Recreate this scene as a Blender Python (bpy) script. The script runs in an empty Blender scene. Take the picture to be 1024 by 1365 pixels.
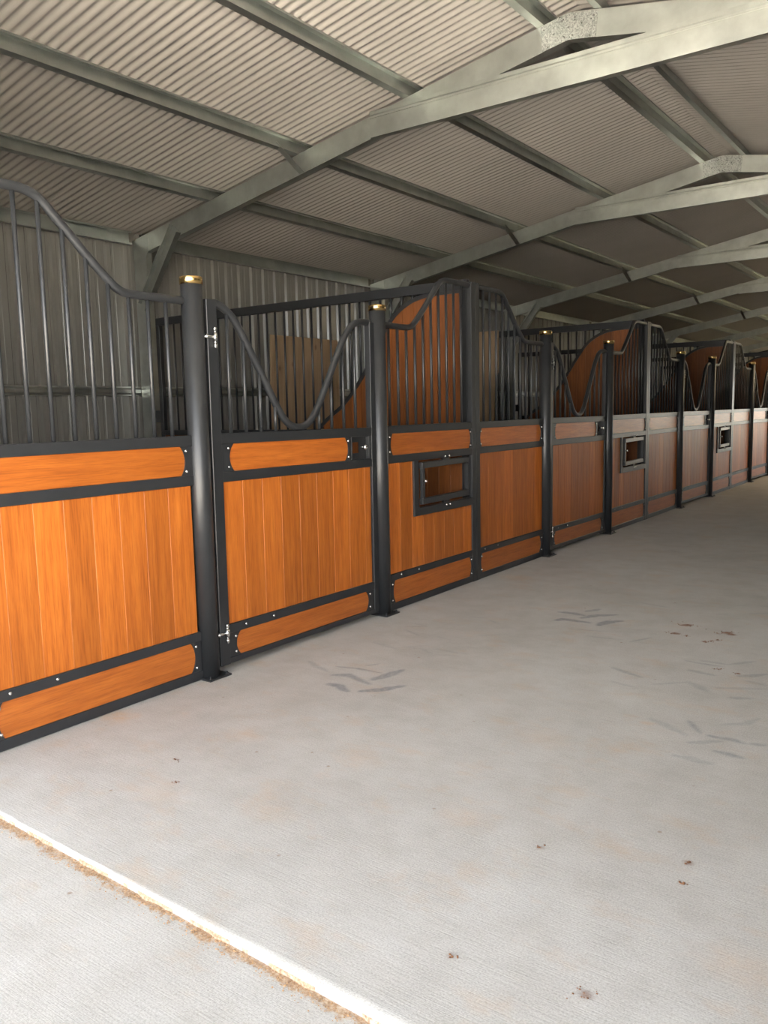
import bpy, bmesh, math, random
import numpy as np
from mathutils import Vector, Matrix

random.seed(7)
np.random.seed(7)
SC = bpy.context.scene
COL = SC.collection
PI = math.pi

# ------------------------------------------------------------------ layout (metres)
# X: 0 = face of the stall fronts, + into the aisle; Y: along the aisle; Z: up
MULL = [1.69, 5.965]                       # joints between neighbouring stall fronts
BAY = 4.336
for k in range(5):
    MULL.append(MULL[1] + BAY * (k + 1))
FRAME_Y = [1.569] + [5.905 + BAY * k for k in range(8)]
Y_NEAR, Y_FAR = 1.15, 36.45
APEX_X, APEX_Z, SLOPE = 0.823, 4.076, 0.181
RAF = 0.185                                  # rafter depth
XL, XR = -4.30, 5.946                        # side walls
POST_A = [2.985, 7.327] + [7.327 + BAY * k for k in range(1, 5)]
POST_B = [4.628, 8.965] + [8.965 + BAY * k for k in range(1, 5)]


def raf_z(x):
    return APEX_Z - SLOPE * abs(x - APEX_X)


# ------------------------------------------------------------------ materials
def new_mat(name):
    m = bpy.data.materials.new(name)
    m.use_nodes = True
    nt = m.node_tree
    for n in list(nt.nodes):
        nt.nodes.remove(n)
    out = nt.nodes.new('ShaderNodeOutputMaterial')
    b = nt.nodes.new('ShaderNodeBsdfPrincipled')
    nt.links.new(b.outputs[0], out.inputs[0])
    return m, nt, b


def N(nt, typ, **kw):
    n = nt.nodes.new('ShaderNode' + typ)
    for k, v in kw.items():
        setattr(n, k, v)
    return n


def coords(nt, scale=(1, 1, 1), loc=(0, 0, 0)):
    tc = N(nt, 'TexCoord')
    mp = N(nt, 'Mapping')
    mp.inputs['Scale'].default_value = scale
    mp.inputs['Location'].default_value = loc
    nt.links.new(tc.outputs['Object'], mp.inputs[0])
    return mp.outputs[0]


def noise(nt, vec, scale=1.0, detail=4, rough=0.55):
    n = N(nt, 'TexNoise')
    n.inputs['Scale'].default_value = scale
    n.inputs['Detail'].default_value = detail
    n.inputs['Roughness'].default_value = rough
    nt.links.new(vec, n.inputs['Vector'])
    return n.outputs['Fac']


def ramp(nt, fac, stops):
    r = N(nt, 'ValToRGB')
    el = r.color_ramp.elements
    while len(el) < len(stops):
        el.new(0.5)
    for e, (p, c) in zip(el, stops):
        e.position = p
        e.color = (*c, 1) if len(c) == 3 else c
    nt.links.new(fac, r.inputs[0])
    return r.outputs[0]


def mathn(nt, op, a, b=None, clamp=False):
    n = N(nt, 'Math', operation=op, use_clamp=clamp)
    for i, v in enumerate((a, b)):
        if v is None:
            continue
        if isinstance(v, (int, float)):
            n.inputs[i].default_value = v
        else:
            nt.links.new(v, n.inputs[i])
    return n.outputs[0]


def mix(nt, fac, a, b, blend='MIX'):
    n = N(nt, 'Mix', data_type='RGBA', blend_type=blend)
    for i, v in ((0, fac), (6, a), (7, b)):
        if isinstance(v, (int, float)):
            n.inputs[i].default_value = v
        elif isinstance(v, tuple):
            n.inputs[i].default_value = (*v, 1)
        else:
            nt.links.new(v, n.inputs[i])
    return n.outputs[2]


def bump(nt, h, strength, dist=0.002):
    n = N(nt, 'Bump')
    n.inputs['Strength'].default_value = strength
    n.inputs['Distance'].default_value = dist
    nt.links.new(h, n.inputs['Height'])
    return n.outputs[0]


def simple(name, col, rough, metal=0.0, var=0.0, nscale=8.0, spec=0.5, coat=0.0):
    m, nt, b = new_mat(name)
    b.inputs['Roughness'].default_value = rough
    b.inputs['Metallic'].default_value = metal
    b.inputs['Specular IOR Level'].default_value = spec
    b.inputs['Coat Weight'].default_value = coat
    if var:
        v = coords(nt)
        f = noise(nt, v, nscale, 5)
        lo = tuple(c * (1 - var) for c in col)
        hi = tuple(min(1, c * (1 + var)) for c in col)
        nt.links.new(ramp(nt, f, [(0.3, lo), (0.7, hi)]), b.inputs['Base Color'])
        nt.links.new(mathn(nt, 'ADD', mathn(nt, 'MULTIPLY', f, 0.16), rough - 0.08), b.inputs['Roughness'])
    else:
        b.inputs['Base Color'].default_value = (*col, 1)
    return m


def wood(name, scale, c1, c2, c3, rough=0.36):
    m, nt, b = new_mat(name)
    at = N(nt, 'Attribute', attribute_name='rnd')
    off = N(nt, 'VectorMath', operation='SCALE')
    off.inputs[0].default_value = (3.1, 5.7, 2.3)
    nt.links.new(at.outputs['Fac'], off.inputs['Scale'])
    tc = N(nt, 'TexCoord')
    add = N(nt, 'VectorMath', operation='ADD')
    nt.links.new(tc.outputs['Object'], add.inputs[0])
    nt.links.new(off.outputs[0], add.inputs[1])
    mp = N(nt, 'Mapping')
    mp.inputs['Scale'].default_value = scale
    nt.links.new(add.outputs[0], mp.inputs[0])
    f1 = noise(nt, mp.outputs[0], 1.0, 6, 0.6)
    mp2 = N(nt, 'Mapping')
    mp2.inputs['Scale'].default_value = tuple(s * k for s, k in zip(scale, (5, 5 if scale[1] > 9 else 3, 5 if scale[2] > 9 else 3)))
    nt.links.new(add.outputs[0], mp2.inputs[0])
    f2 = noise(nt, mp2.outputs[0], 1.0, 3, 0.7)
    base = ramp(nt, f1, [(0.28, c1), (0.5, c2), (0.72, c3)])
    grain = ramp(nt, f2, [(0.32, (0.56, 0.50, 0.46)), (0.56, (1, 1, 1))])
    col = mix(nt, 0.62, base, grain, 'MULTIPLY')
    tone = mathn(nt, 'ADD', mathn(nt, 'MULTIPLY', at.outputs['Fac'], 0.42), 0.80)
    vm = N(nt, 'VectorMath', operation='SCALE')
    nt.links.new(col, vm.inputs[0])
    nt.links.new(tone, vm.inputs['Scale'])
    nt.links.new(vm.outputs[0], b.inputs['Base Color'])
    b.inputs['Roughness'].default_value = rough
    nt.links.new(bump(nt, f2, 0.15, 0.001), b.inputs['Normal'])
    return m


M = {}
M['black'] = simple('black_powder_coat', (0.021, 0.0225, 0.0245), 0.38, 0.0, 0.10, 14, 0.55)
M['wood_v'] = wood('hardwood_upright', (38, 38, 2.2), (0.33, 0.086, 0.013), (0.45, 0.126, 0.018), (0.53, 0.165, 0.026))
M['wood_h'] = wood('hardwood_lengthwise', (38, 2.2, 38), (0.33, 0.086, 0.013), (0.43, 0.118, 0.017), (0.50, 0.150, 0.024))
M['wood_v'].node_tree.nodes['Principled BSDF'].inputs['Specular IOR Level'].default_value = 0.32
M['wood_v'].node_tree.nodes['Principled BSDF'].inputs['Roughness'].default_value = 0.42
M['wood_p'] = wood('shaded_hardwood_partition', (38, 38, 2.2), (0.135, 0.040, 0.007), (0.18, 0.055, 0.009), (0.22, 0.070, 0.012), 0.55)  # front timber made darker; the stall shade is put into its colour
for k_ in ('wood_h',):
    b_ = M[k_].node_tree.nodes['Principled BSDF']
    b_.inputs['Coat Weight'].default_value = 0.03
    b_.inputs['Coat Roughness'].default_value = 0.25
M['brass'] = simple('polished_brass', (0.83, 0.58, 0.24), 0.2, 1.0)
M['steel'] = simple('stainless_steel', (0.72, 0.72, 0.70), 0.22, 1.0)
M['gal'] = simple('galvanised_steel', (0.56, 0.585, 0.55), 0.40, 0.92, 0.14, 5)
M['gal_dark'] = simple('galvanised_steel_purlin', (0.46, 0.49, 0.465), 0.38, 0.92, 0.12, 5)
M['ply'] = None


def make_ply():
    m, nt, b = new_mat('raw_plywood')
    v = coords(nt, (14, 14, 1.2))
    f = noise(nt, v, 1.0, 5, 0.6)
    col = ramp(nt, f, [(0.3, (0.40, 0.27, 0.15)), (0.7, (0.58, 0.42, 0.26))])
    v2 = coords(nt, (6, 6, 3.2), (0.3, 0.2, 0.1))
    vo = N(nt, 'TexVoronoi')
    vo.inputs['Scale'].default_value = 1.0
    nt.links.new(v2, vo.inputs['Vector'])
    k = ramp(nt, vo.outputs['Distance'], [(0.06, (1, 1, 1)), (0.16, (0, 0, 0))])
    nt.links.new(mix(nt, mathn(nt, 'MULTIPLY', k, 0.75), col, (0.20, 0.10, 0.05)), b.inputs['Base Color'])
    b.inputs['Roughness'].default_value = 0.7
    return m


M['ply'] = make_ply()


def make_spangle():
    m, nt, b = new_mat('spangled_zinc_plate')
    v = coords(nt, (1, 1, 1))
    vo = N(nt, 'TexVoronoi')
    vo.inputs['Scale'].default_value = 130
    nt.links.new(v, vo.inputs['Vector'])
    bw = N(nt, 'RGBToBW')
    nt.links.new(vo.outputs['Color'], bw.inputs[0])
    nt.links.new(ramp(nt, bw.outputs[0], [(0.2, (0.30, 0.315, 0.30)), (0.8, (0.60, 0.62, 0.59))]), b.inputs['Base Color'])
    b.inputs['Metallic'].default_value = 0.75
    nt.links.new(mathn(nt, 'ADD', mathn(nt, 'MULTIPLY', bw.outputs[0], 0.3), 0.25), b.inputs['Roughness'])
    return m


M['spangle'] = make_spangle()
M['roof'] = simple('roof_sheet_underside', (0.45, 0.42, 0.385), 0.55, 0.0, 0.05, 1.5, 0.4)
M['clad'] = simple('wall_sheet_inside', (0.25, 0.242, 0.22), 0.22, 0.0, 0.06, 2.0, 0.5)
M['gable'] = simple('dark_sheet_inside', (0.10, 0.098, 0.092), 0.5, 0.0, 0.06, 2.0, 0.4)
M['sand'] = simple('loose_sand', (0.34, 0.21, 0.11), 0.9, 0.0, 0.35, 60, 0.2)
M['crumb'] = simple('dry_dirt', (0.20, 0.10, 0.055), 0.95, 0.0, 0.3, 40, 0.2)
M['dirt'] = simple('bounce_damping_floor', (0.060, 0.045, 0.034), 0.95, 0.0, 0.3, 4, 0.1)  # dark tone chosen to damp light bouncing in the stalls
M['field'] = simple('dry_grass', (0.15, 0.13, 0.075), 0.95, 0.0, 0.25, 2, 0.1)
M['ground'] = simple('outside_gravel', (0.43, 0.40, 0.36), 0.95, 0.0, 0.2, 3, 0.1)


def make_light_sheet():  # material of the added sheet that lights the far aisle
    m = bpy.data.materials.new('translucent_light_sheet')
    m.use_nodes = True
    nt = m.node_tree
    for n in list(nt.nodes):
        nt.nodes.remove(n)
    out = nt.nodes.new('ShaderNodeOutputMaterial')
    t = nt.nodes.new('ShaderNodeBsdfTranslucent')
    t.inputs[0].default_value = (0.17, 0.145, 0.105, 1)
    nt.links.new(t.outputs[0], out.inputs[0])
    return m


M['light_sheet'] = make_light_sheet()


def make_concrete(name, joint=None, stains=False, jslope=0.0):
    m, nt, b = new_mat(name)
    v = coords(nt)
    big = noise(nt, v, 0.8, 5, 0.6)
    mid = noise(nt, v, 5.0, 6, 0.65)
    fine = noise(nt, v, 170.0, 5, 0.75)
    col = ramp(nt, big, [(0.3, (0.50, 0.487, 0.458)), (0.7, (0.585, 0.575, 0.55))])
    col = mix(nt, 0.5, col, ramp(nt, mid, [(0.35, (0.82, 0.80, 0.77)), (0.6, (1, 1, 1))]), 'MULTIPLY')
    col = mix(nt, 0.8, col, ramp(nt, fine, [(0.34, (0.62, 0.61, 0.59)), (0.58, (1, 1, 1)), (0.72, (1.0, 1.0, 1.0))]), 'MULTIPLY')
    # broom marks run across the aisle
    br = coords(nt, (7, 190, 1))
    bf = noise(nt, br, 1.0, 4, 0.7)
    col = mix(nt, 0.35, col, ramp(nt, bf, [(0.32, (0.72, 0.71, 0.69)), (0.55, (1, 1, 1))]), 'MULTIPLY')
    # clay-coloured smears and small specks
    sv = coords(nt, (1.5, 2.3, 1), (3.3, 1.2, 0))
    sm = noise(nt, sv, 2.2, 6, 0.7)
    smf = mathn(nt, 'MULTIPLY', ramp(nt, sm, [(0.54, (0, 0, 0)), (0.74, (1, 1, 1))]), 0.38)
    col = mix(nt, smf, col, (0.50, 0.34, 0.20))
    vo = N(nt, 'TexVoronoi')
    vo.inputs['Scale'].default_value = 7.0
    nt.links.new(v, vo.inputs['Vector'])
    spk = ramp(nt, vo.outputs['Distance'], [(0.03, (1, 1, 1)), (0.07, (0, 0, 0))])
    gate = ramp(nt, noise(nt, v, 3.1, 2), [(0.5, (0, 0, 0)), (0.58, (1, 1, 1))])
    col = mix(nt, mathn(nt, 'MULTIPLY', mathn(nt, 'MULTIPLY', spk, gate), 0.6), col, (0.24, 0.15, 0.09))
    if stains:
        at = N(nt, 'Attribute', attribute_name='stain')
        sep = N(nt, 'SeparateColor')
        nt.links.new(at.outputs['Color'], sep.inputs[0])
        brk = mathn(nt, 'ADD', mathn(nt, 'MULTIPLY', noise(nt, v, 38.0, 5, 0.7), 1.6), -0.05, True)
        col = mix(nt, mathn(nt, 'MULTIPLY', mathn(nt, 'MULTIPLY', sep.outputs[0], brk), 0.85, True), col, (0.20, 0.208, 0.222))
        col = mix(nt, mathn(nt, 'MULTIPLY', sep.outputs[1], 0.8, True), col, (0.19, 0.09, 0.05))
        col = mix(nt, mathn(nt, 'MULTIPLY', mathn(nt, 'MULTIPLY', sep.outputs[2], brk), 0.6, True), col, (0.56, 0.34, 0.16))
    if joint is not None:
        tc = N(nt, 'TexCoord')
        sp = N(nt, 'SeparateXYZ')
        nt.links.new(tc.outputs['Object'], sp.inputs[0])
        jl = mathn(nt, 'ADD', mathn(nt, 'MULTIPLY', sp.outputs[0], jslope), joint)
        d = mathn(nt, 'SUBTRACT', sp.outputs[1], jl)            # distance past the joint
        wob = mathn(nt, 'MULTIPLY', mathn(nt, 'SUBTRACT', noise(nt, v, 9, 3), 0.5), 0.022)
        d2 = mathn(nt, 'ADD', d, wob)
        white = mathn(nt, 'SUBTRACT', 1.0, mathn(nt, 'MULTIPLY', mathn(nt, 'SUBTRACT', d2, 0.013), 170, True), True)
        white = mathn(nt, 'MULTIPLY', white, mathn(nt, 'GREATER_THAN', d, -0.002))
        col = mix(nt, mathn(nt, 'MULTIPLY', white, 0.85), col, (0.74, 0.735, 0.72))
        wob2 = mathn(nt, 'MULTIPLY', mathn(nt, 'SUBTRACT', noise(nt, v, 16, 6, 0.75), 0.5), 0.13)
        edge = mathn(nt, 'ADD', mathn(nt, 'ADD', d, 0.034), wob2)
        sand = mathn(nt, 'MULTIPLY', mathn(nt, 'MULTIPLY', edge, 60, True),
                     mathn(nt, 'LESS_THAN', d, 0.001))
        sc = ramp(nt, noise(nt, v, 120, 3), [(0.3, (0.24, 0.125, 0.06)), (0.5, (0.40, 0.26, 0.15)), (0.7, (0.54, 0.43, 0.31))])
        col = mix(nt, mathn(nt, 'MULTIPLY', sand, 0.9), col, sc)
    nt.links.new(col, b.inputs['Base Color'])
    b.inputs['Roughness'].default_value = 0.82
    b.inputs['Specular IOR Level'].default_value = 0.3
    hgt = mathn(nt, 'ADD', mathn(nt, 'MULTIPLY', bf, 0.9), mathn(nt, 'MULTIPLY', fine, 0.5))
    nt.links.new(bump(nt, hgt, 0.5, 0.003), b.inputs['Normal'])
    return m


# ------------------------------------------------------------------ mesh building
class MB:
    def __init__(self):
        self.v, self.f, self.s, self.r = [], [], [], []
        self.rnd = 0.5

    def add(self, vs, fs, smooth=False):
        o = len(self.v)
        self.v += [tuple(p) for p in vs]
        for f in fs:
            self.f.append([i + o for i in f])
            self.s.append(smooth)
            self.r.append(self.rnd)
        return self

    def box(self, x0, x1, y0, y1, z0, z1):
        vs = [(x, y, z) for x in (x0, x1) for y in (y0, y1) for z in (z0, z1)]
        return self.add(vs, [(0, 1, 3, 2), (4, 6, 7, 5), (0, 4, 5, 1), (2, 3, 7, 6), (0, 2, 6, 4), (1, 5, 7, 3)])

    def bbox(self, x0, x1, y0, y1, z0, z1, c=0.003):
        """box with chamfered edges"""
        bm = bmesh.new()
        bmesh.ops.create_cube(bm, size=1)
        for v in bm.verts:
            v.co = Vector(((x0, x1)[v.co.x > 0], (y0, y1)[v.co.y > 0], (z0, z1)[v.co.z > 0]))
        bmesh.ops.bevel(bm, geom=bm.edges[:], offset=c, segments=1, affect='EDGES', profile=0.5)
        bm.verts.index_update()
        self.add([v.co[:] for v in bm.verts], [[v.index for v in f.verts] for f in bm.faces])
        bm.free()
        return self

    def prism(self, poly, axis, a, b):
        def put(u, w, t):
            return {'x': (t, u, w), 'y': (u, t, w), 'z': (u, w, t)}[axis]
        n = len(poly)
        vs = [put(u, w, a) for u, w in poly] + [put(u, w, b) for u, w in poly]
        fs = [list(range(n)), list(range(2 * n - 1, n - 1, -1))]
        fs += [(i, (i + 1) % n, (i + 1) % n + n, i + n) for i in range(n)]
        return self.add(vs, fs)

    def ext(self, prof, p0, p1, u, w):
        """extrude 2d profile (in axes u, w) from p0 to p1"""
        p0, p1, u, w = map(Vector, (p0, p1, u, w))
        n = len(prof)
        vs = [p0 + u * a + w * b for a, b in prof] + [p1 + u * a + w * b for a, b in prof]
        fs = [list(range(n)), list(range(2 * n - 1, n - 1, -1))]
        fs += [(i, (i + 1) % n, (i + 1) % n + n, i + n) for i in range(n)]
        return self.add(vs, fs)

    def tube(self, path, r, n=14, caps=True):
        P = [Vector(p) for p in path]
        T = []
        for i in range(len(P)):
            a = P[max(0, i - 1)]
            c = P[min(len(P) - 1, i + 1)]
            T.append((c - a).normalized())
        ref = Vector((1, 0, 0)) if abs(T[0].x) < 0.9 else Vector((0, 0, 1))
        u = (ref - T[0] * ref.dot(T[0])).normalized()
        rings = []
        for i, p in enumerate(P):
            u = (u - T[i] * u.dot(T[i])).normalized()
            w = T[i].cross(u)
            rr = r[i] if isinstance(r, (list, tuple)) else r
            rings.append([p + (u * math.cos(2 * PI * k / n) + w * math.sin(2 * PI * k / n)) * rr for k in range(n)])
        vs = [q for ring in rings for q in ring]
        fs = []
        for i in range(len(P) - 1):
            for k in range(n):
                k2 = (k + 1) % n
                fs.append((i * n + k, i * n + k2, (i + 1) * n + k2, (i + 1) * n + k))
        self.add(vs, fs, True)
        if caps:
            o = len(self.v) - len(vs)
            L = (len(P) - 1) * n
            self.f += [[o + k for k in range(n - 1, -1, -1)], [o + L + k for k in range(n)]]
            self.s += [False, False]
            self.r += [self.rnd, self.rnd]
        return self

    def ball(self, c, r, squash=(1, 1, 1), n=12):
        vs, fs = [], []
        m = n // 2
        for i in range(m + 1):
            th = PI * i / m
            for k in range(n):
                ph = 2 * PI * k / n
                vs.append((c[0] + r * squash[0] * math.sin(th) * math.cos(ph),
                           c[1] + r * squash[1] * math.sin(th) * math.sin(ph),
                           c[2] + r * squash[2] * math.cos(th)))
        for i in range(m):
            for k in range(n):
                k2 = (k + 1) % n
                fs.append((i * n + k, (i + 1) * n + k, (i + 1) * n + k2, i * n + k2))
        return self.add(vs, fs, True)

    def build(self, name, mat, parent=None, loc=None, weld=True):
        bm = bmesh.new()
        vs = [bm.verts.new(p) for p in self.v]
        lay = bm.faces.layers.float.new('rnd')
        for f, s, r in zip(self.f, self.s, self.r):
            try:
                fc = bm.faces.new([vs[i] for i in f])
            except ValueError:
                continue
            fc.smooth = s
            fc[lay] = r
        bmesh.ops.recalc_face_normals(bm, faces=bm.faces)
        me = bpy.data.meshes.new(name)
        bm.to_mesh(me)
        bm.free()
        me.materials.append(mat)
        o = bpy.data.objects.new(name, me)
        COL.objects.link(o)
        if parent is not None:
            o.parent = parent
        if loc:
            o.location = loc
        return o


def empty(name, loc, label, cat, group=None):
    o = bpy.data.objects.new(name, None)
    o.empty_display_size = 0.1
    o.location = loc
    COL.objects.link(o)
    tag(o, label, cat, group)
    return o


def tag(o, label, cat, group=None, kind=None):
    o['label'] = label
    o['category'] = cat
    if group:
        o['group'] = group
    if kind:
        o['kind'] = kind
    return o


def struct(o, label=None):
    o['kind'] = 'structure'
    if label:
        o['label'] = label
    return o


def kids(o):
    return [c for c in bpy.data.objects if c.parent == o]


def dup(root, loc, label):
    r = root.copy()
    COL.objects.link(r)
    r.location = loc
    r['label'] = label
    for ch in CH[root.name]:
        c = ch.copy()
        COL.objects.link(c)
        c.parent = r
        for g in CH.get(ch.name, []):
            d = g.copy()
            COL.objects.link(d)
            d.parent = c
    return r


CH = {}


def index_children():
    CH.clear()
    for o in bpy.data.objects:
        if o.parent:
            CH.setdefault(o.parent.name, []).append(o)


# ------------------------------------------------------------------ stall fronts
def arc_end(yc, yb, z0, z1, n=10):
    """points from (yc,z0) bulging to yb and back to (yc,z1)"""
    h = (z1 - z0) / 2
    s = yb - yc
    R = (h * h + s * s) / (2 * abs(s))
    a = math.asin(h / R)
    sg = 1 if s > 0 else -1
    pts = []
    for i in range(n + 1):
        t = -a + 2 * a * i / n
        pts.append((yb - sg * R + sg * R * math.cos(t), (z0 + z1) / 2 + R * math.sin(t)))
    return pts


def board_with_plates(root, name, y0, y1, z0, z1, lc, lb, rb, rc, mat, gap_r=None):
    """timber board with bowed ends between two bolted steel end plates.
    y0..lc left plate (bulge lb), rc..y1 right plate (bulge rb)"""
    left = arc_end(lc, lb, z0, z1)
    right = arc_end(rc, rb, z0, z1)
    poly = right + left[::-1]
    b = MB()
    b.rnd = random.random()
    b.prism(poly, 'x', -0.034, -0.010)
    b.build(name, mat, root)
    for side in (0, 1):
        arc = left if side == 0 else right
        ye = y0 if side == 0 else y1
        poly = [(ye, z0)] + arc + [(ye, z1)]
        pl = MB().prism(poly, 'x', -0.034, -0.004).build('end_plate', M['black'], root)
        ys = (ye * 0.45 + arc[0][0] * 0.55)
        for zz in (z0 + 0.024, z1 - 0.024):
            s = MB()
            s.tube([(-0.004, ys, zz), (0.0005, ys, zz)], 0.0078, 12)
            s.ball((0.0005, ys, zz), 0.0068, (0.7, 1, 1), 10)
            s.build('screw', M['steel'], pl)


def planks(y0, y1, joints, z0, z1, x0=-0.040, x1=-0.012, c=0.0020, cut=None):
    b = MB()
    ys = [y0] + joints + [y1]
    for a, e in zip(ys[:-1], ys[1:]):
        b.rnd = random.random()
        poly = [(x0, a), (x1 - c, a), (x1, a + c), (x1, e - c), (x1 - c, e), (x0, e)]
        spans = [(z0, z1)]
        if cut and e > cut[0] + 0.001:
            if a >= cut[0] - 0.001:
                spans = [(z0, cut[1])]
            else:
                # a board that is notched around the hatch
                poly2 = [(x0, a), (x1 - c, a), (x1, a + c), (x1, cut[0]), (x0, cut[0])]
                b.prism(poly2, 'z', cut[1], z1)
                spans = [(z0, cut[1])]
        for s0, s1 in spans:
            b.prism(poly, 'z', s0, s1)
    return b


def rail_screws(root, ys, z):
    for y in ys:
        s = MB()
        s.tube([(0.0, y, z), (0.004, y, z)], 0.0075, 12)
        s.ball((0.004, y, z), 0.0066, (0.6, 1, 1), 10)
        s.build('rail_screw', M['steel'], root)


def smooth_path(pts, sub=6):
    """Catmull-Rom through 3d points"""
    P = [Vector(p) for p in pts]
    out = []
    for i in range(len(P) - 1):
        p0, p1, p2, p3 = P[max(i - 1, 0)], P[i], P[i + 1], P[min(i + 2, len(P) - 1)]
        for k in range(sub):
            t = k / sub
            out.append(0.5 * ((2 * p1) + (p2 - p0) * t + (2 * p0 - 5 * p1 + 4 * p2 - p3) * t * t
                              + (3 * p1 - p0 - 3 * p2 + p3) * t ** 3))
    out.append(P[-1])
    return out


def height_at(path, y):
    best = None
    for a, b in zip(path[:-1], path[1:]):
        lo, hi = sorted((a.y, b.y))
        if lo <= y <= hi:
            t = 0 if b.y == a.y else (y - a.y) / (b.y - a.y)
            z = a.z + (b.z - a.z) * t
            best = z if best is None else min(best, z)
    return best


R_RAILS = [(1.282, 1.338), (1.071, 1.127), (0.219, 0.270), (0.002, 0.053)]


def half_curve(dist):
    """top tube: dist(d) maps distance from the round post to local y"""
    pts = [(0.05, 2.040), (0.18, 2.040), (0.33, 2.040), (0.405, 2.044), (0.455, 2.062), (0.51, 2.104), (0.60, 2.185),
           (0.685, 2.268), (0.765, 2.345), (0.81, 2.388), (0.85, 2.416), (0.90, 2.432), (0.96, 2.436), (1.10, 2.436), (1.29, 2.436)]
    return smooth_path([(-0.025, dist(d), z) for d, z in pts], 5)


def panel_right(y_m, y_p, label):
    """runs from the joint between two fronts (local 0) to the round post (local w)"""
    w = y_p - y_m
    root = empty('stall_front_panel', (0, y_m, 0), label, 'stall panel', 'fixed stall front panels')
    for z0, z1 in R_RAILS:
        MB().bbox(-0.05, 0, 0.060, w - 0.050, z0, z1, 0.003).build('rail', M['black'], root)
    MB().bbox(-0.05, 0.002, 0.002, 0.065, 0.0, 2.462, 0.003).build('stile', M['black'], root)
    path = half_curve(lambda d: w - d)
    path[-1].y = 0.05
    MB().tube(path, 0.0215, 16).build('top_tube', M['black'], root)
    for i in range(10):
        y = w - 0.163 - 0.1135 * i
        z = height_at(path, y)
        MB().tube([(-0.025, y, 1.335), (-0.025, y, z - 0.012)], 0.0105, 12).build('bar', M['black'], root)
    nb = 8
    st = (w - 0.072 - 0.065) / nb
    j0 = [w - 0.072 - 0.151 * k for k in range(1, 9)]
    j0 = sorted(j for j in j0 if j > 0.10)
    planks(0.065, w - 0.070, j0, 0.266, 1.073).build('plank_infill', M['wood_v'], root)
    board_with_plates(root, 'name_board', 0.064, w - 0.058, 1.127, 1.282, 0.105, 0.080, w - 0.103, w - 0.131, M['wood_h'])
    board_with_plates(root, 'kick_board', 0.064, w - 0.058, 0.053, 0.219, 0.105, 0.080, w - 0.100, w - 0.128, M['wood_h'])
    rail_screws(root, [0.14, 0.37], 0.250)
    return root


def panel_left(y_p, y_m, label):
    """runs from the round post (local 0) to the joint (local w); has the feed hatch"""
    w = y_m - y_p
    root = empty('stall_front_panel', (0, y_p, 0), label, 'stall panel', 'fixed stall front panels')
    for z0, z1 in R_RAILS:
        MB().bbox(-0.05, 0, 0.050, w - 0.060, z0, z1, 0.003).build('rail', M['black'], root)
    MB().bbox(-0.05, 0.002, w - 0.065, w - 0.002, 0.0, 2.462, 0.003).build('stile', M['black'], root)
    path = half_curve(lambda d: d)
    path[-1].y = w - 0.05
    MB().tube(path, 0.0215, 16).build('top_tube', M['black'], root)
    for i in range(10):
        y = 0.148 + 0.1112 * i
        z = height_at(path, y)
        MB().tube([(-0.025, y, 1.335), (-0.025, y, z - 0.012)], 0.0105, 12).build('bar', M['black'], root)
    js = [0.258 + 0.151 * k - 0.02 for k in range(0, 8)]
    js = [j for j in js if j < w - 0.10]
    hy0, hy1, hz0 = 0.402, w - 0.063, 0.655
    planks(0.055, w - 0.065, js, 0.266, 1.073, cut=(hy0 + 0.02, hz0 + 0.02)).build('plank_infill', M['wood_v'], root)
    board_with_plates(root, 'name_board', 0.058, w - 0.066, 1.127, 1.282, 0.148, 0.124, w - 0.082, w - 0.106, M['wood_h'])
    board_with_plates(root, 'kick_board', 0.058, w - 0.066, 0.053, 0.219, 0.148, 0.124, w - 0.082, w - 0.106, M['wood_h'])
    rail_screws(root, [0.22, 0.45], 0.250)
    # feed hatch
    fr = MB()
    fr.bbox(-0.05, 0.004, hy0, hy0 + 0.066, hz0, 1.072, 0.003)
    fr.bbox(-0.05, 0.004, hy0 + 0.066, hy1, hz0, hz0 + 0.060, 0.003)
    fr.build('hatch_surround', M['black'], root)
    yc = (hy0 + 0.066 + hy1) / 2
    hw = (hy1 - hy0 - 0.066) / 2 - 0.016
    g = MB()
    g.bbox(-0.018, 0.018, -hw, hw, 1.010, 1.056, 0.003)
    g.bbox(-0.018, 0.018, -hw, hw, 0.738, 0.784, 0.003)
    g.bbox(-0.016, 0.010, -hw + 0.012, -hw + 0.046, 0.78, 1.015, 0.002)
    g.bbox(-0.018, 0.018, hw - 0.030, hw, 0.78, 1.015, 0.002)
    gate = g.build('feed_hatch', M['black'], root, (-0.012, yc, 0))
    gate.rotation_euler = (0, 0, math.radians(3.2))
    kb = MB()
    kb.tube([(0.010, -hw + 0.022, 0.915), (0.026, -hw + 0.022, 0.915)], 0.006, 10)
    kb.ball((0.030, -hw + 0.022, 0.915), 0.0125)
    kb.build('hatch_knob', M['steel'], gate)
    for z in (1.060, 0.728):
        hb = MB()
        hb.bbox(-0.014, 0.010, -0.05, 0.05, z - 0.009, z + 0.009, 0.002)
        hb.build('pivot', M['black'], gate)
    for y, z in ((yc - 0.03, 1.083), (yc + 0.03, 1.083), (yc - 0.02, 0.700), (yc + 0.035, 0.700)):
        s = MB()
        s.tube([(0.004, y, z), (0.009, y, z)], 0.0085, 12)
        s.ball((0.009, y, z), 0.0075, (0.6, 1, 1), 10)
        s.build('pivot_screw', M['steel'], root)
    return root


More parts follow.
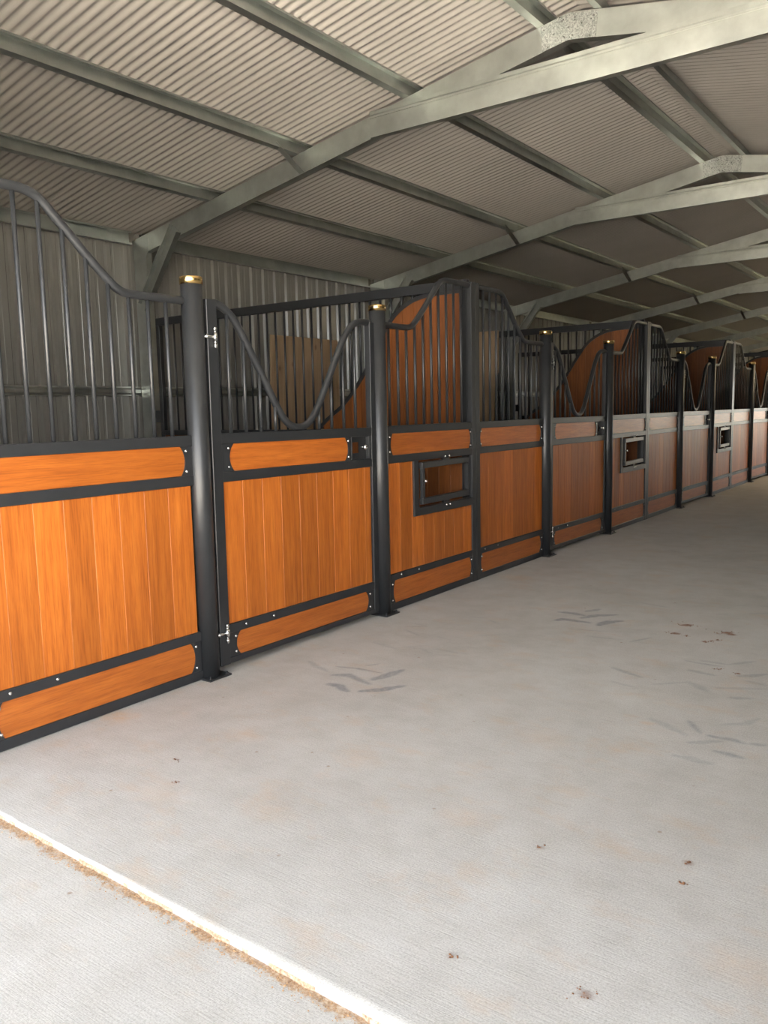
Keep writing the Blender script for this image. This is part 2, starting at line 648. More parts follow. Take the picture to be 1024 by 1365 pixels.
def door(y_a, y_b, label):
    d = y_b - y_a
    root = empty('stall_door', (0, y_a, 0), label, 'stall door', 'stall doors')
    root.rotation_euler = (math.radians(-0.32), 0, 0)
    l0, l1 = 0.077, 0.150
    r0, r1 = d - 0.116, d - 0.062
    MB().bbox(-0.045, 0.002, l0, l1, 0.035, 2.062, 0.003).build('stile', M['black'], root)
    MB().bbox(-0.045, 0.002, r0, r1, 0.035, 2.050, 0.003).build('stile', M['black'], root)
    for z0, z1 in ((1.283, 1.342), (1.072, 1.130), (0.210, 0.264), (0.038, 0.072)):
        MB().bbox(-0.045, 0.0, l1 - 0.004, r0 + 0.004, z0, z1, 0.003).build('rail', M['black'], root)
    o = y_a
    pts = [(3.13, 2.046), (3.16, 2.043), (3.202, 2.028), (3.265, 1.985), (3.328, 1.910), (3.407, 1.792), (3.490, 1.670), (3.574, 1.537), (3.644, 1.438),
           (3.700, 1.388), (3.752, 1.366), (3.800, 1.362), (3.85, 1.370), (3.90, 1.396), (3.969, 1.468), (4.062, 1.613), (4.157, 1.770), (4.231, 1.890),
           (4.29, 1.965), (4.35, 2.018), (4.42, 2.045), (4.48, 2.050), (4.53, 2.050)]
    path = smooth_path([(-0.022, y - 2.985, z) for y, z in pts], 4)
    MB().tube(path, 0.0220, 16).build('curved_tube', M['black'], root)
    for y in (3.227, 3.347, 3.468, 3.591, 3.991, 4.116, 4.241, 4.366):
        y -= 2.985
        z = height_at(path, y)
        MB().tube([(-0.022, y, 1.338), (-0.022, y, z - 0.012)], 0.0105, 12).build('bar', M['black'], root)
    js = [j - 2.985 for j in (3.291, 3.450, 3.609, 3.773, 3.937, 4.100, 4.264, 4.440)]
    planks(l1, r0 - 0.006, js, 0.258, 1.076).build('plank_infill', M['wood_v'], root)
    board_with_plates(root, 'name_board', l1 - 0.002, 1.310, 1.130, 1.283, 0.240, 0.208, 1.276, 1.244, M['wood_h'])
    board_with_plates(root, 'kick_board', l1 - 0.002, r0 + 0.002, 0.072, 0.210, 0.238, 0.206, 1.470, 1.438, M['wood_h'])
    rail_screws(root, [0.28, 0.51], 0.240)
    # latch recess right of the name board
    lp = MB()
    lp.box(-0.042, -0.036, 1.310, 1.345, 1.130, 1.283)
    lp.box(-0.042, -0.036, 1.430, r0 + 0.002, 1.130, 1.283)
    lp.box(-0.042, -0.036, 1.345, 1.430, 1.130, 1.172)
    lp.box(-0.042, -0.036, 1.345, 1.430, 1.246, 1.283)
    lp.bbox(-0.036, -0.002, 1.306, 1.316, 1.130, 1.283, 0.001)
    lp.bbox(-0.036, -0.006, r0 - 0.020, r0 + 0.002, 1.130, 1.283, 0.001)
    la = lp.build('latch_plate', M['black'], root)
    k = MB()
    k.tube([(-0.036, 1.435, 1.212), (0.008, 1.435, 1.212)], 0.008, 12)
    k.ball((0.014, 1.435, 1.212), 0.0185, (1, 1, 1), 16)
    k.build('latch_knob', M['steel'], la)
    MB().tube([(-0.020, 1.425, 1.212), (-0.020, r0 + 0.002, 1.212)], 0.010, 12).build('latch_bolt', M['black'], la)
    # two eye-bolt hinges
    for zc in (1.862, 0.222):
        h = MB()
        y = l0 + 0.045
        h.tube([(0.012, y, zc - 0.022), (0.012, y, zc + 0.022)], 0.0135, 16)
        h.tube([(0.012, y, zc + 0.022), (0.012, y, zc + 0.034)], 0.008, 12)
        h.tube([(0.012, y, zc + 0.034), (0.012, y, zc + 0.052)], 0.0115, 6)
        h.tube([(0.012, y, zc - 0.034), (0.012, y, zc - 0.022)], 0.008, 12)
        h.tube([(0.012, y, zc - 0.052), (0.012, y, zc - 0.034)], 0.0105, 6)
        h.ball((0.012, y, zc - 0.052), 0.0095)
        h.tube([(0.006, 0.048, zc), (0.010, y - 0.010, zc)], 0.0085, 12)
        h.tube([(0.007, 0.056, zc), (0.008, 0.070, zc)], 0.0135, 6)
        h.build('hinge', M['steel'], root)
    return root


def post(y, label):
    root = empty('stall_post', (-0.010, y, 0), label, 'post', 'round stall posts')
    b = MB()
    b.tube([(0, 0, 0.008), (0, 0, 2.127)], 0.0570, 40)
    b.build('post_tube', M['black'], root)
    c = MB()
    c.tube([(0, 0, 2.124), (0, 0, 2.1605), (0, 0, 2.163)], [0.0602, 0.0602, 0.0580], 48)
    c.build('brass_cap', M['brass'], root)
    p = MB()
    p.bbox(-0.075, 0.085, -0.075, 0.085, 0.0, 0.010, 0.002)
    pl = p.build('base_plate', M['black'], root)
    for sx in (-0.055, 0.066):
        for sy in (-0.055, 0.066):
            q = MB()
            q.tube([(sx, sy, 0.010), (sx, sy, 0.016)], 0.010, 6)
            q.tube([(sx, sy, 0.016), (sx, sy, 0.024)], 0.005, 10)
            q.build('anchor_bolt', M['black'], pl)
    return root


PR_LABEL = ['nearest timber-and-bar stall panel at the left frame edge, its barred top curving down',
            'brown panel without a hatch, right of the nearest feed hatch, bars sloping down',
            'panel without a hatch, right of the second feed hatch, sloping barred top',
            'small far panel without a hatch, right of the third feed hatch',
            'far hatchless panel between the fourth feed hatch and the doorway after it',
            'farthest hatchless stall panel along the row']
PL_LABEL = ['panel with the nearest and largest open feed hatch, bars rising to the joint',
            'panel with the second feed hatch, pale light on its name board',
            'small far panel with the third feed hatch along the row',
            'far panel with the fourth feed hatch, at the right frame edge',
            'far panel with the fifth feed hatch along the row',
            'farthest panel with a feed hatch, last of the row']
DOOR_LABEL = ['nearest stall door, bright orange planks under a U-shaped barred dip',
              'second stall door, dark brown planks, U dip framing a curved timber partition',
              'third stall door along the row, small and pale-edged',
              'fourth stall door along the row, lit orange, near the right frame edge',
              'fifth stall door along the row',
              'farthest stall door along the row']
ORD = ['nearest', 'second', 'third', 'fourth', 'fifth', 'farthest']
pr0 = panel_right(MULL[0], POST_A[0], PR_LABEL[0])
pr1 = panel_right(MULL[1], POST_A[1], PR_LABEL[1])
pl0 = panel_left(POST_B[0], MULL[1], PL_LABEL[0])
d0 = door(POST_A[0], POST_B[0], DOOR_LABEL[0])
p0 = post(POST_A[0], 'nearest and largest black round post with a brass cap, hinging the nearest door')
index_children()
PA_LABEL = [None, 'brass-capped round post on the hinge side of the second stall door',
            'brass-capped round post on the hinge side of the third stall door',
            'brass-capped round post on the hinge side of the fourth stall door',
            'brass-capped round post on the hinge side of the fifth stall door',
            'brass-capped round post on the hinge side of the farthest stall door']
PB_LABEL = ['brass-capped round post between the nearest door and the nearest feed hatch panel',
            'brass-capped round post on the latch side of the second stall door',
            'brass-capped round post on the latch side of the third stall door',
            'brass-capped round post on the latch side of the fourth stall door',
            'brass-capped round post on the latch side of the fifth stall door',
            'brass-capped round post on the latch side of the farthest stall door']
for k in range(6):
    if k >= 1:
        dup(p0, (-0.010, POST_A[k], 0), PA_LABEL[k])
        dup(d0, (0, POST_A[k], 0), DOOR_LABEL[k])
        dup(pl0, (0, POST_B[k], 0), PL_LABEL[k])
    if k >= 2:
        dup(pr1, (0, MULL[k], 0), PR_LABEL[k])
    dup(p0, (-0.010, POST_B[k], 0), PB_LABEL[k])


# ------------------------------------------------------------------ partitions between stalls
CURVE = [(-1.66, 1.300), (-1.55, 1.385), (-1.42, 1.468), (-1.33, 1.540), (-1.235, 1.640), (-1.135, 1.760), (-1.04, 1.90), (-0.93, 2.065),
         (-0.81, 2.225), (-0.70, 2.312), (-0.57, 2.372), (-0.43, 2.398), (-0.27, 2.404), (-0.10, 2.404)]


def partition(y, label):
    root = empty('stall_partition', (0, y, 0), label, 'stall partition', 'partitions between stalls')
    t = 0.025
    XB = -3.955
    MB().bbox(XB, -0.055, -t, t, 2.412, 2.492, 0.003).build('top_rail', M['black'], root)
    MB().bbox(XB + 0.05, -0.110, -t, t, 1.228, 1.282, 0.003).build('middle_rail', M['black'], root)
    MB().bbox(XB + 0.05, -0.110, -t, t, 0.004, 0.055, 0.003).build('bottom_rail', M['black'], root)
    MB().bbox(-0.112, -0.056, -t, t, 0.0, 2.412, 0.003).build('front_post', M['black'], root)
    MB().bbox(XB, XB + 0.055, -t, t, 0.0, 2.412, 0.003).build('wall_post', M['black'], root)
    cv = smooth_path([(x, 0, z) for x, z in CURVE], 5)
    prof = [(-0.022, -0.017), (0.022, -0.017), (0.022, 0.017), (-0.022, 0.017)]
    b = MB()
    vs, fs = [], []
    for i, p in enumerate(cv):
        a, c = cv[max(0, i - 1)], cv[min(len(cv) - 1, i + 1)]
        tg = (c - a).normalized()
        nrm = Vector((-tg.z, 0, tg.x))
        vs += [p + Vector((0, u, 0)) + nrm * w for u, w in prof]
    for i in range(len(cv) - 1):
        for k in range(4):
            fs.append((i * 4 + k, i * 4 + (k + 1) % 4, i * 4 + 4 + (k + 1) % 4, i * 4 + 4 + k))
    b.add(vs, fs).build('curved_rail', M['black'], root)

    def cz(x):
        for a, c in zip(cv[:-1], cv[1:]):
            if a.x <= x <= c.x:
                return a.z + (c.z - a.z) * (x - a.x) / (c.x - a.x)
        return None
    # timber sweep above the middle rail
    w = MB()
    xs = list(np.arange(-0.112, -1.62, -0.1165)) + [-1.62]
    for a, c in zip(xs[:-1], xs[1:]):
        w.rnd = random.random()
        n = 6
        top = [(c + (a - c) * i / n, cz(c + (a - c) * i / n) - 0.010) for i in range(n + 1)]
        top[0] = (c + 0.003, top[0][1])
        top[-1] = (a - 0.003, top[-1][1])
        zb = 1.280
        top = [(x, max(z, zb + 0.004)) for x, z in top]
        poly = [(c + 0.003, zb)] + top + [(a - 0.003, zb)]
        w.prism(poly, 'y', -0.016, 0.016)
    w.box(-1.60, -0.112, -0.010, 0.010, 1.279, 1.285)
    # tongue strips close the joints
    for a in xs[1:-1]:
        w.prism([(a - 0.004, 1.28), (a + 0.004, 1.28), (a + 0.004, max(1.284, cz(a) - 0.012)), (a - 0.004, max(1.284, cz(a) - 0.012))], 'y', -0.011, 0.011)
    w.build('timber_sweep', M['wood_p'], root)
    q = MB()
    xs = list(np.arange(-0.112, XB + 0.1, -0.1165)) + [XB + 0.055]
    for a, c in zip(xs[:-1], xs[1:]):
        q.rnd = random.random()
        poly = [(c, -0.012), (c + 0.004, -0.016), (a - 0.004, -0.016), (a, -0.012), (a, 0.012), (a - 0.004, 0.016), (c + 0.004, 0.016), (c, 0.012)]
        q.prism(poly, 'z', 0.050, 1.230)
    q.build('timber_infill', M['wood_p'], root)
    # bars
    for i in range(34):
        x = -3.800 + 0.1144 * i
        if x > -0.55:
            break
        z0 = 1.28 if x < -1.66 else cz(x) + 0.008
        MB().tube([(x, 0, z0), (x, 0, 2.415)], 0.0105, 10).build('bar', M['black'], root)
    br = MB()
    br.bbox(XB - 0.195, XB + 0.01, -t - 0.006, -t, 1.37, 1.50, 0.002)
    brk = br.build('wall_bracket', M['black'], root)
    for dx in (-0.06, -0.12):
        MB().tube([(XB + dx, -t - 0.006, 1.435), (XB + dx, -t - 0.014, 1.435)], 0.009, 6).build('bracket_bolt', M['black'], brk)
    return root


PART_LABEL = ['black-barred partition with an orange timber sweep, behind the nearest stall door',
              'dark partition with a curved timber sweep, seen through the second stall door',
              'dim barred partition with a timber sweep behind the third stall door',
              'dim barred partition with a timber sweep behind the fourth stall door',
              'farther barred partition behind the fifth stall door',
              'farthest barred stall partition']
pt0 = partition(MULL[1] - 0.02, PART_LABEL[0])
index_children()
for k in range(2, 7):
    dup(pt0, (0, MULL[k] - 0.02, 0), PART_LABEL[k - 1])


# ------------------------------------------------------------------ plywood sheets in the stalls
def ply(poly, label, loc, rot):
    b = MB().prism(poly, 'y', -0.009, 0.009)
    o = b.build('plywood_sheet', M['ply'])
    o.location = loc
    o.rotation_euler = rot
    tag(o, label, 'plywood', 'raw plywood sheets')
    return o


# leaning on the back wall of the second stall (local x runs along the wall)
ply([(-0.62, 0), (0.62, 0), (0.62, 2.42), (-0.62, 2.42)], 'raw plywood sheet with knots leaning on the back wall behind the nearest door grille',
    (-4.00, 8.28, 0.004), (math.radians(2.2), 0, math.radians(90)))
ply([(-0.60, 0), (0.60, 0), (0.60, 2.40), (-0.60, 2.40)], 'second raw plywood sheet, half hidden behind and right of the knotty front sheet',
    (-4.06, 8.62, 0.004), (math.radians(2.0), math.radians(-3.5), math.radians(90)))
ply([(-0.62, 0), (0.53, 0), (0.55, 1.79), (0.60, 1.95), (0.60, 2.50), (-0.62, 2.50)],
    'tan plywood sheet standing upright behind the bars right of the nearest feed hatch panel',
    (-2.66, MULL[2] - 0.105, 0.004), (math.radians(-1.0), 0, 0))


# ------------------------------------------------------------------ steel portal frames
def cee(h, b, lip, t=0.003):
    """C section: web on v (0..h) at u=0, flanges to +u"""
    return [(0, 0), (b, 0), (b, lip), (b - t, lip), (b - t, t), (t, t), (t, h - t), (b - t, h - t), (b - t, h - lip), (b, h - lip), (b, h), (0, h)]


def zed(h, b, lip, t=0.003):
    return [(0, 0), (-b, 0), (-b, lip), (-b + t, lip), (-b + t, t), (0, t), (0, h), (b, h), (b, h - lip), (b - t, h - lip), (b - t, h - t), (t, h - t), (t, 0)]


FR_LABEL = ['steel portal frame over the slab joint, just above the camera',
            'nearest steel portal frame in view, with spangled apex plate and collar tie',
            'second steel portal frame along the roof, apex plate at the right',
            'third steel portal frame along the dim roof',
            'fourth steel portal frame along the dim roof',
            'fifth steel portal frame along the dim roof',
            'sixth steel portal frame far down the barn',
            'seventh steel portal frame far down the barn',
            'farthest steel portal frame at the end wall']


def portal(y, label):
    root = empty('portal_frame', (0, y, 0), label, 'roof frame', 'steel portal frames')
    nl = Vector((-SLOPE, 0, 1)).normalized()       # up-normal of the left slope (rising towards +x)
    nr = Vector((SLOPE, 0, 1)).normalized()
    h = RAF * math.cos(math.atan(SLOPE))
    sec = cee(h, 0.075, 0.018)
    MB().ext(sec, (-4.225, 0, raf_z(-4.225)), (APEX_X, 0, APEX_Z), (0, 1, 0), nl).build('rafter', M['gal'], root)
    MB().ext(sec, (APEX_X, 0, APEX_Z), (2 * APEX_X + 4.225, 0, raf_z(-4.225)), (0, 1, 0), nr).build('rafter', M['gal'], root)
    # apex plate
    pts = [(-0.205, -0.037), (0, -0.004), (0.205, -0.037), (0.220, 0.138), (0, 0.180), (-0.220, 0.138)]
    pl = MB().prism([(APEX_X + a, APEX_Z + b) for a, b in pts], 'y', -0.005, -0.001).build('apex_plate', M['spangle'], root)
    for a, b in ((-0.19, 0.11), (-0.16, -0.015), (-0.05, 0.135), (-0.03, 0.02), (0.03, 0.02), (0.05, 0.135), (0.16, -0.015), (0.19, 0.11), (0.0, 0.08)):
        MB().tube([(APEX_X + a, -0.005, APEX_Z + b), (APEX_X + a, -0.010, APEX_Z + b)], 0.007, 6).build('apex_bolt', M['crumb_steel'], pl)
    # collar tie on the near face
    t = MB()
    ht, fl = 0.209, 0.066
    prof = [(-fl, 0), (-fl, 0.022), (-fl, 0.150), (-fl + 0.008, 0.158), (-fl + 0.008, 0.172), (-fl, 0.180), (-fl, ht), (-0.004, ht), (-0.004, ht - 0.018),
            (-0.007, ht - 0.018), (-0.007, ht - 0.003), (-fl + 0.003, ht - 0.003), (-fl + 0.003, 0.182), (-fl + 0.011, 0.173), (-fl + 0.011, 0.157),
            (-fl + 0.003, 0.149), (-fl + 0.003, 0.003), (-0.007, 0.003), (-0.007, 0.018), (-0.004, 0.018), (-0.004, 0)]
    zt = 3.736
    t.ext(prof, (-0.93, 0, zt), (2 * APEX_X + 0.93, 0, zt), (0, 1, 0), (0, 0, 1)).build('collar_tie', M['gal'], root)
    for sx in (-1, 1):
        fx = (lambda x: x) if sx < 0 else (lambda x: 2 * APEX_X - x)
        # column
        c = MB()
        zc = raf_z(-4.14) + 0.10
        pc = [(-4.235, 0), (-4.03, 0), (-4.03, 0.075), (-4.048, 0.075), (-4.048, 0.072), (-4.033, 0.072), (-4.033, 0.003), (-4.232, 0.003),
              (-4.232, 0.072), (-4.217, 0.072), (-4.217, 0.075), (-4.235, 0.075)]
        c.prism([(fx(a), b) for a, b in pc], 'z', 0.0, zc).build('column', M['gal'], root)
        MB().prism([(fx(a), z) for a, z in ((-4.235, 3.14), (-4.03, 3.14), (-3.98, 3.22), (-3.98, 3.39), (-4.235, 3.34))], 'y', -0.005, -0.001).build('haunch_plate', M['gal'], root)
        MB().box(fx(-4.03) - 0.11, fx(-4.03) + 0.11, -0.11, 0.13, 0.0, 0.012).build('base_plate', M['gal'], root)
        # knee brace
        a, e = Vector((fx(-4.085), 0, 2.62)), Vector((fx(-3.50), 0, 3.365))
        tg = (e - a).normalized()
        nn = Vector((tg.z, 0, -tg.x)) * (1 if sx < 0 else -1)
        pb = [(-0.007, -0.075), (-0.070, -0.075), (-0.070, -0.058), (-0.067, -0.058), (-0.067, -0.072), (-0.010, -0.072), (-0.010, 0.072), (-0.067, 0.072), (-0.067, 0.058), (-0.070, 0.058), (-0.070, 0.075), (-0.007, 0.075)]
        MB().ext(pb, a, e, (0, 1, 0), nn).build('knee_brace', M['gal'], root)
        # fly brace from the purlin to the rafter's lower edge
        xf = fx(-1.80)
        p0_, p1_ = Vector((xf + 0.02 * sx, -0.29, raf_z(-1.8) + 0.225)), Vector((fx(-1.76), -0.004, raf_z(-1.76) + 0.005))
        tg = (p1_ - p0_).normalized()
        u = Vector((1, 0, 0))
        wv = tg.cross(u).normalized()
        MB().ext([(-0.03, 0), (0.03, 0), (0.03, 0.004), (-0.03, 0.004)], p0_, p1_, u, wv).build('fly_brace', M['gal'], root)
    return root


M['crumb_steel'] = simple('bolt_zinc', (0.25, 0.25, 0.24), 0.4, 0.8)
pf = portal(FRAME_Y[1], FR_LABEL[1])
index_children()
for k in range(9):
    if k != 1:
        dup(pf, (0, FRAME_Y[k], 0), FR_LABEL[k])

# purlins run the whole length on top of the rafters
PUR = [(-2.99, 'second purlin up from the left eave, running the length of the roof'),
       (-1.80, 'purlin halfway up the left slope, with fly braces below it'),
       (-0.575, 'purlin above the left end of the collar ties'),
       (0.625, 'ridge purlin on the left side of the ridge'),
       (1.021, 'ridge purlin on the right side of the ridge'),
       (2.221, 'first purlin down from the ridge on the right slope'),
       (3.446, 'purlin halfway down the right slope'),
       (4.636, 'lowest long purlin of the right slope')]
for x, lb in PUR:
    left = x < APEX_X
    n = Vector((-SLOPE if left else SLOPE, 0, 1)).normalized()
    u = Vector((n.z, 0, -n.x))
    if not left:
        u = -u
    zb = raf_z(x) + RAF + 0.002
    b = MB()
    b.ext(zed(0.098, 0.052, 0.016), (x, Y_NEAR + 0.02, zb), (x, Y_FAR - 0.02, zb), u, n)
    o = b.build('roof_purlin', M['gal_dark'])
    tag(o, 'galvanised ' + lb, 'purlin', 'roof purlins')
# eave purlins fit between the frames
SIDE_OPEN = (24.8, 27.2, 1.9)  # unseen right-wall opening, placed and sized for light on the far fronts
for sx in (-1, 1):
    for k in range(8):
        y0, y1 = FRAME_Y[k] + 0.09, FRAME_Y[k + 1] - 0.05
        xe = -4.245 if sx < 0 else 2 * APEX_X + 4.245
        b = MB()
        prof = [(a * -sx, c) for a, c in cee(0.135, 0.055, 0.016)]
        b.ext(prof, (xe, y0, raf_z(-4.245) + 0.135), (xe, y1, raf_z(-4.245) + 0.135), (1, 0, 0), (0, 0, 1))
        o = b.build('eave_purlin', M['gal_dark'])
        where = ['in the nearest bay', 'in the second bay from the camera', 'in the third bay from the camera', 'in the fourth bay from the camera',
                 'in the fifth bay from the camera', 'in the sixth bay from the camera', 'in the seventh bay from the camera', 'in the last bay'][k]
        tag(o, 'galvanised eave purlin along the %s wall %s' % ('left' if sx < 0 else 'right', where), 'purlin', 'eave purlins')
# wall girts
for sx in (-1, 1):
    for z, nm in ((1.668, 'upper'), (0.62, 'lower')):
        xg = -4.24 if sx < 0 else 2 * APEX_X + 4.24
        b = MB()
        prof = [(0, 0), (0.014, 0.0), (0.014, 0.012), (0.05, 0.030), (0.05, 0.066), (0.014, 0.084), (0.014, 0.100), (0, 0.100), (0, 0.097), (0.011, 0.097),
                (0.011, 0.082), (0.046, 0.064), (0.046, 0.032), (0.011, 0.014), (0.011, 0.003), (0, 0.003)]
        prof = [(a * -sx - (0.052 if sx < 0 else -0.052), c) for a, c in prof]
        spans = [(1.55, Y_FAR - 0.1)] if sx < 0 else [(1.6, SIDE_OPEN[0] - 0.1)]
        for y0, y1 in spans:
            b.ext(prof, (xg, y0, z), (xg, y1, z), (1, 0, 0), (0, 0, 1))
        o = b.build('wall_girt', M['gal'])
        tag(o, '%s galvanised wall girt running along the %s wall cladding' % (nm, 'left' if sx < 0 else 'right'), 'wall girt', 'wall girts')


# ------------------------------------------------------------------ shell
def strip(prof_y, pts_fn, name, mat, smooth):
    b = MB()
    vs, fs = [], []
    for yy, d in prof_y:
        a, c = pts_fn(yy, d)
        vs += [a, c]
    for i in range(len(prof_y) - 1):
        fs.append((2 * i, 2 * i + 1, 2 * i + 3, 2 * i + 2))
    b.add(vs, fs, smooth)
    return b.build(name, mat)


# corrugated roof, one sheet run per slope
pitch = 0.0815
prof = []
nn = int((Y_FAR - Y_NEAR + 0.3) / pitch)
for i in range(nn):
    for k in range(8):
        t = k / 8
        prof.append((Y_NEAR - 0.15 + (i + t) * pitch, 0.0085 - 0.0085 * math.cos(2 * PI * t)))
zs = RAF + 0.102


def roof_l(y, d):
    x0 = XL - 0.06
    return (x0, y, raf_z(x0) + zs + d), (APEX_X, y, APEX_Z + zs + d)


def roof_r(y, d):
    x0 = XR + 0.06
    return (x0, y, raf_z(x0) + zs + d), (APEX_X, y, APEX_Z + zs + d)


struct(strip(prof, roof_l, 'ceiling', M['roof'], True), 'beige corrugated roof sheeting, left slope')
LIGHT_Y = (16.8, 18.8)                         # translucent sheet added on the unseen right slope to light the far aisle
LIGHT_X = (1.2, 3.6)


def roof_piece(xa, xb):
    return lambda y, d: ((xb, y, raf_z(xb) + zs + d), (xa, y, raf_z(xa) + zs + d))


def between(lo, hi):
    return [p for p in prof if lo <= p[0] <= hi]


for nm, ps, xa, xb in (('ceiling', between(-9, LIGHT_Y[0]), APEX_X, XR + 0.06), ('ceiling', between(LIGHT_Y[1], 99), APEX_X, XR + 0.06),
                       ('ceiling', between(LIGHT_Y[0] - 0.1, LIGHT_Y[1] + 0.1), APEX_X, LIGHT_X[0]), ('ceiling', between(LIGHT_Y[0] - 0.1, LIGHT_Y[1] + 0.1), LIGHT_X[1], XR + 0.06)):
    struct(strip(ps, roof_piece(xa, xb), nm, M['roof'], True), 'beige corrugated roof sheeting, right slope')
struct(strip(between(LIGHT_Y[0] - 0.1, LIGHT_Y[1] + 0.1), roof_piece(*LIGHT_X), 'added_light_sheet_1', M['light_sheet'], True), 'added translucent light sheet on the unseen right slope')
rc = MB()
for sx in (-1, 1):
    xa = APEX_X + sx * 0.17
    rc.prism([(APEX_X, APEX_Z + zs + 0.022), (xa, raf_z(xa) + zs + 0.022), (xa, raf_z(xa) + zs + 0.020), (APEX_X, APEX_Z + zs + 0.020)], 'y', Y_NEAR - 0.15, Y_FAR + 0.15)
struct(rc.build('trim_1', M['gal_dark']), 'ridge capping over the roof sheets')

# ribbed wall cladding
prib = 0.2175


def wall_prof(y0, y1):
    out = []
    y = y0
    while y < y1:
        out += [(y, 0.0), (y + 0.020, 0.026), (y + 0.048, 0.026), (y + 0.068, 0.0), (y + 0.118, 0.0), (y + 0.124, 0.004), (y + 0.150, 0.004), (y + 0.156, 0.0)]
        y += prib
    out.append((y, 0.0))
    return out


wl = strip(wall_prof(1.40, Y_FAR + 0.1), lambda y, d: ((XL - d, y, -0.02), (XL - d, y, raf_z(XL) + zs + 0.014)), 'wall_left', M['clad'], False)
struct(wl, 'ribbed grey-beige wall cladding behind the stalls')
Y_END = 1.47                                  # the stalls begin here; nearer than that the bay is roofed but open
for y0, y1, z0 in [(Y_END, SIDE_OPEN[0], -0.02), (SIDE_OPEN[0], SIDE_OPEN[1], SIDE_OPEN[2]), (SIDE_OPEN[1], 32.0, -0.02), (32.0, Y_FAR + 0.1, 2.6)]:  # raised runs leave unseen openings, set for the far light
    wr = strip(wall_prof(y0, y1), lambda y, d: ((XR + d, y, z0), (XR + d, y, raf_z(XR) + zs + 0.014)), 'wall_right', M['gable'], False)
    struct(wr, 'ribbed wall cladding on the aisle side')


def gable(y, name, ox0, ox1, oz):
    b = MB()
    zt = raf_z(XL) + zs
    za = APEX_Z + zs
    t = 0.03
    ridge = [(APEX_X, za)] if ox0 > APEX_X else []
    b.prism([(XL, -0.02), (ox0, -0.02), (ox0, raf_z(ox0) + zs)] + ridge + [(XL, zt)], 'y', y - t, y + t)
    b.prism([(ox1, -0.02), (XR, -0.02), (XR, zt), (ox1, raf_z(ox1) + zs)], 'y', y - t, y + t)
    if oz < 4:
        b.prism([(ox0, oz), (ox1, oz), (ox1, raf_z(ox1) + zs)] + ([] if ridge else [(APEX_X, za)]) + [(ox0, raf_z(ox0) + zs)], 'y', y - t, y + t)
    return struct(b.build(name, M['gable']))


b = MB()
b.prism([(XL, -0.02), (-0.06, -0.02), (-0.06, raf_z(-0.06) + 0.02), (XL, raf_z(XL) + 0.02)], 'y', 1.44, 1.50)
struct(b.build('wall_near', M['clad']), 'end wall of the nearest stall')
b = MB()
b.prism([(3.45, -0.02), (XR, -0.02), (XR, raf_z(XR) + zs), (3.45, raf_z(3.45) + zs)], 'y', 1.20, 1.26)  # added out of view; narrows the opening so light falls off faster
struct(b.build('wall_light_block', M['gable']), 'unseen wall added right of the doorway to cut light')
gable(Y_FAR + 0.03, 'wall_far', 2.2, 4.2, 2.6)  # unseen far doorway, guessed for the light it lets in

# ------------------------------------------------------------------ floor
JOINT, JS = 1.4755, -0.0225
G = [([(0.556, 3.371), (0.625, 3.415), (0.82, 3.358)], 0.028, 0.9), ([(0.637, 3.242), (0.697, 3.246), (0.792, 3.205)], 0.03, 1), ([(0.849, 3.241), (0.929, 3.325), (0.993, 3.434)], 0.03, 1), ([(0.794, 3.426), (0.814, 3.534), (0.835, 3.646)], 0.035, 0.9), ([(0.478, 3.499), (0.609, 3.535), (0.761, 3.538)], 0.012, 0.9), ([(0.612, 3.6), (0.654, 3.666)], 0.012, 0.6), ([(0.279, 3.489), (0.379, 3.438), (0.489, 3.405)], 0.02, 0.5), ([(1.035, 5.317), (1.127, 5.333), (1.223, 5.312)], 0.032, 0.9), ([(1.109, 5.092), (1.137, 5.146), (1.324, 5.149)], 0.035, 1), ([(1.234, 5.243), (1.292, 5.354), (1.403, 5.445)], 0.035, 0.9), ([(1.4, 5.124), (1.424, 5.232), (1.489, 5.301)], 0.04, 1), ([(1.193, 5.428), (1.245, 5.541)], 0.03, 0.7), ([(1.276, 4.943), (1.499, 4.992)], 0.01, 0.5), ([(1.42, 4.832), (1.655, 4.863)], 0.01, 0.5), ([(1.711, 4.854), (1.786, 5.006)], 0.012, 0.6), ([(1.803, 4.304), (1.897, 4.265), (1.988, 4.228)], 0.02, 0.6), ([(1.879, 4.082), (2.024, 4.05)], 0.012, 0.5), ([(2.105, 4.647), (2.212, 4.636), (2.299, 4.641)], 0.015, 0.6), ([(2.172, 4.689), (2.324, 4.696)], 0.015, 0.5), ([(2.164, 4.482), (2.306, 4.462)], 0.018, 0.6), ([(2.452, 4.149), (2.551, 4.2)], 0.02, 0.5), ([(2.367, 4.268), (2.58, 4.383)], 0.018, 0.4), ([(2.374, 3.736), (2.457, 3.623)], 0.016, 0.7), ([(2.49, 3.613), (2.597, 3.62), (2.647, 3.608)], 0.018, 0.8), ([(2.443, 3.49), (2.558, 3.58)], 0.02, 0.5), ([(2.558, 3.461), (2.635, 3.455), (2.672, 3.452)], 0.02, 0.8), ([(2.664, 3.619), (2.726, 3.638)], 0.016, 0.7), ([(2.432, 3.323), (2.583, 3.325)], 0.025, 0.4), ([(2.22, 3.671), (2.31, 3.627), (2.412, 3.563)], 0.025, 0.4), ([(2.413, 4.52), (2.474, 4.568), (2.532, 4.632)], 0.025, 0.6), ([(2.22, 4.284), (2.341, 4.188)], 0.03, 0.4), ([(2.462, 4.46), (2.569, 4.44)], 0.015, 0.5), ([(2.077, 4.149), (2.22, 4.284)], 0.012, 0.4), ([(2.332, 4.712), (2.43, 4.835)], 0.018, 0.5), ([(2.632, 3.937), (2.596, 3.845), (2.511, 3.773)], 0.02, 0.4)]
rs = random.Random(4)
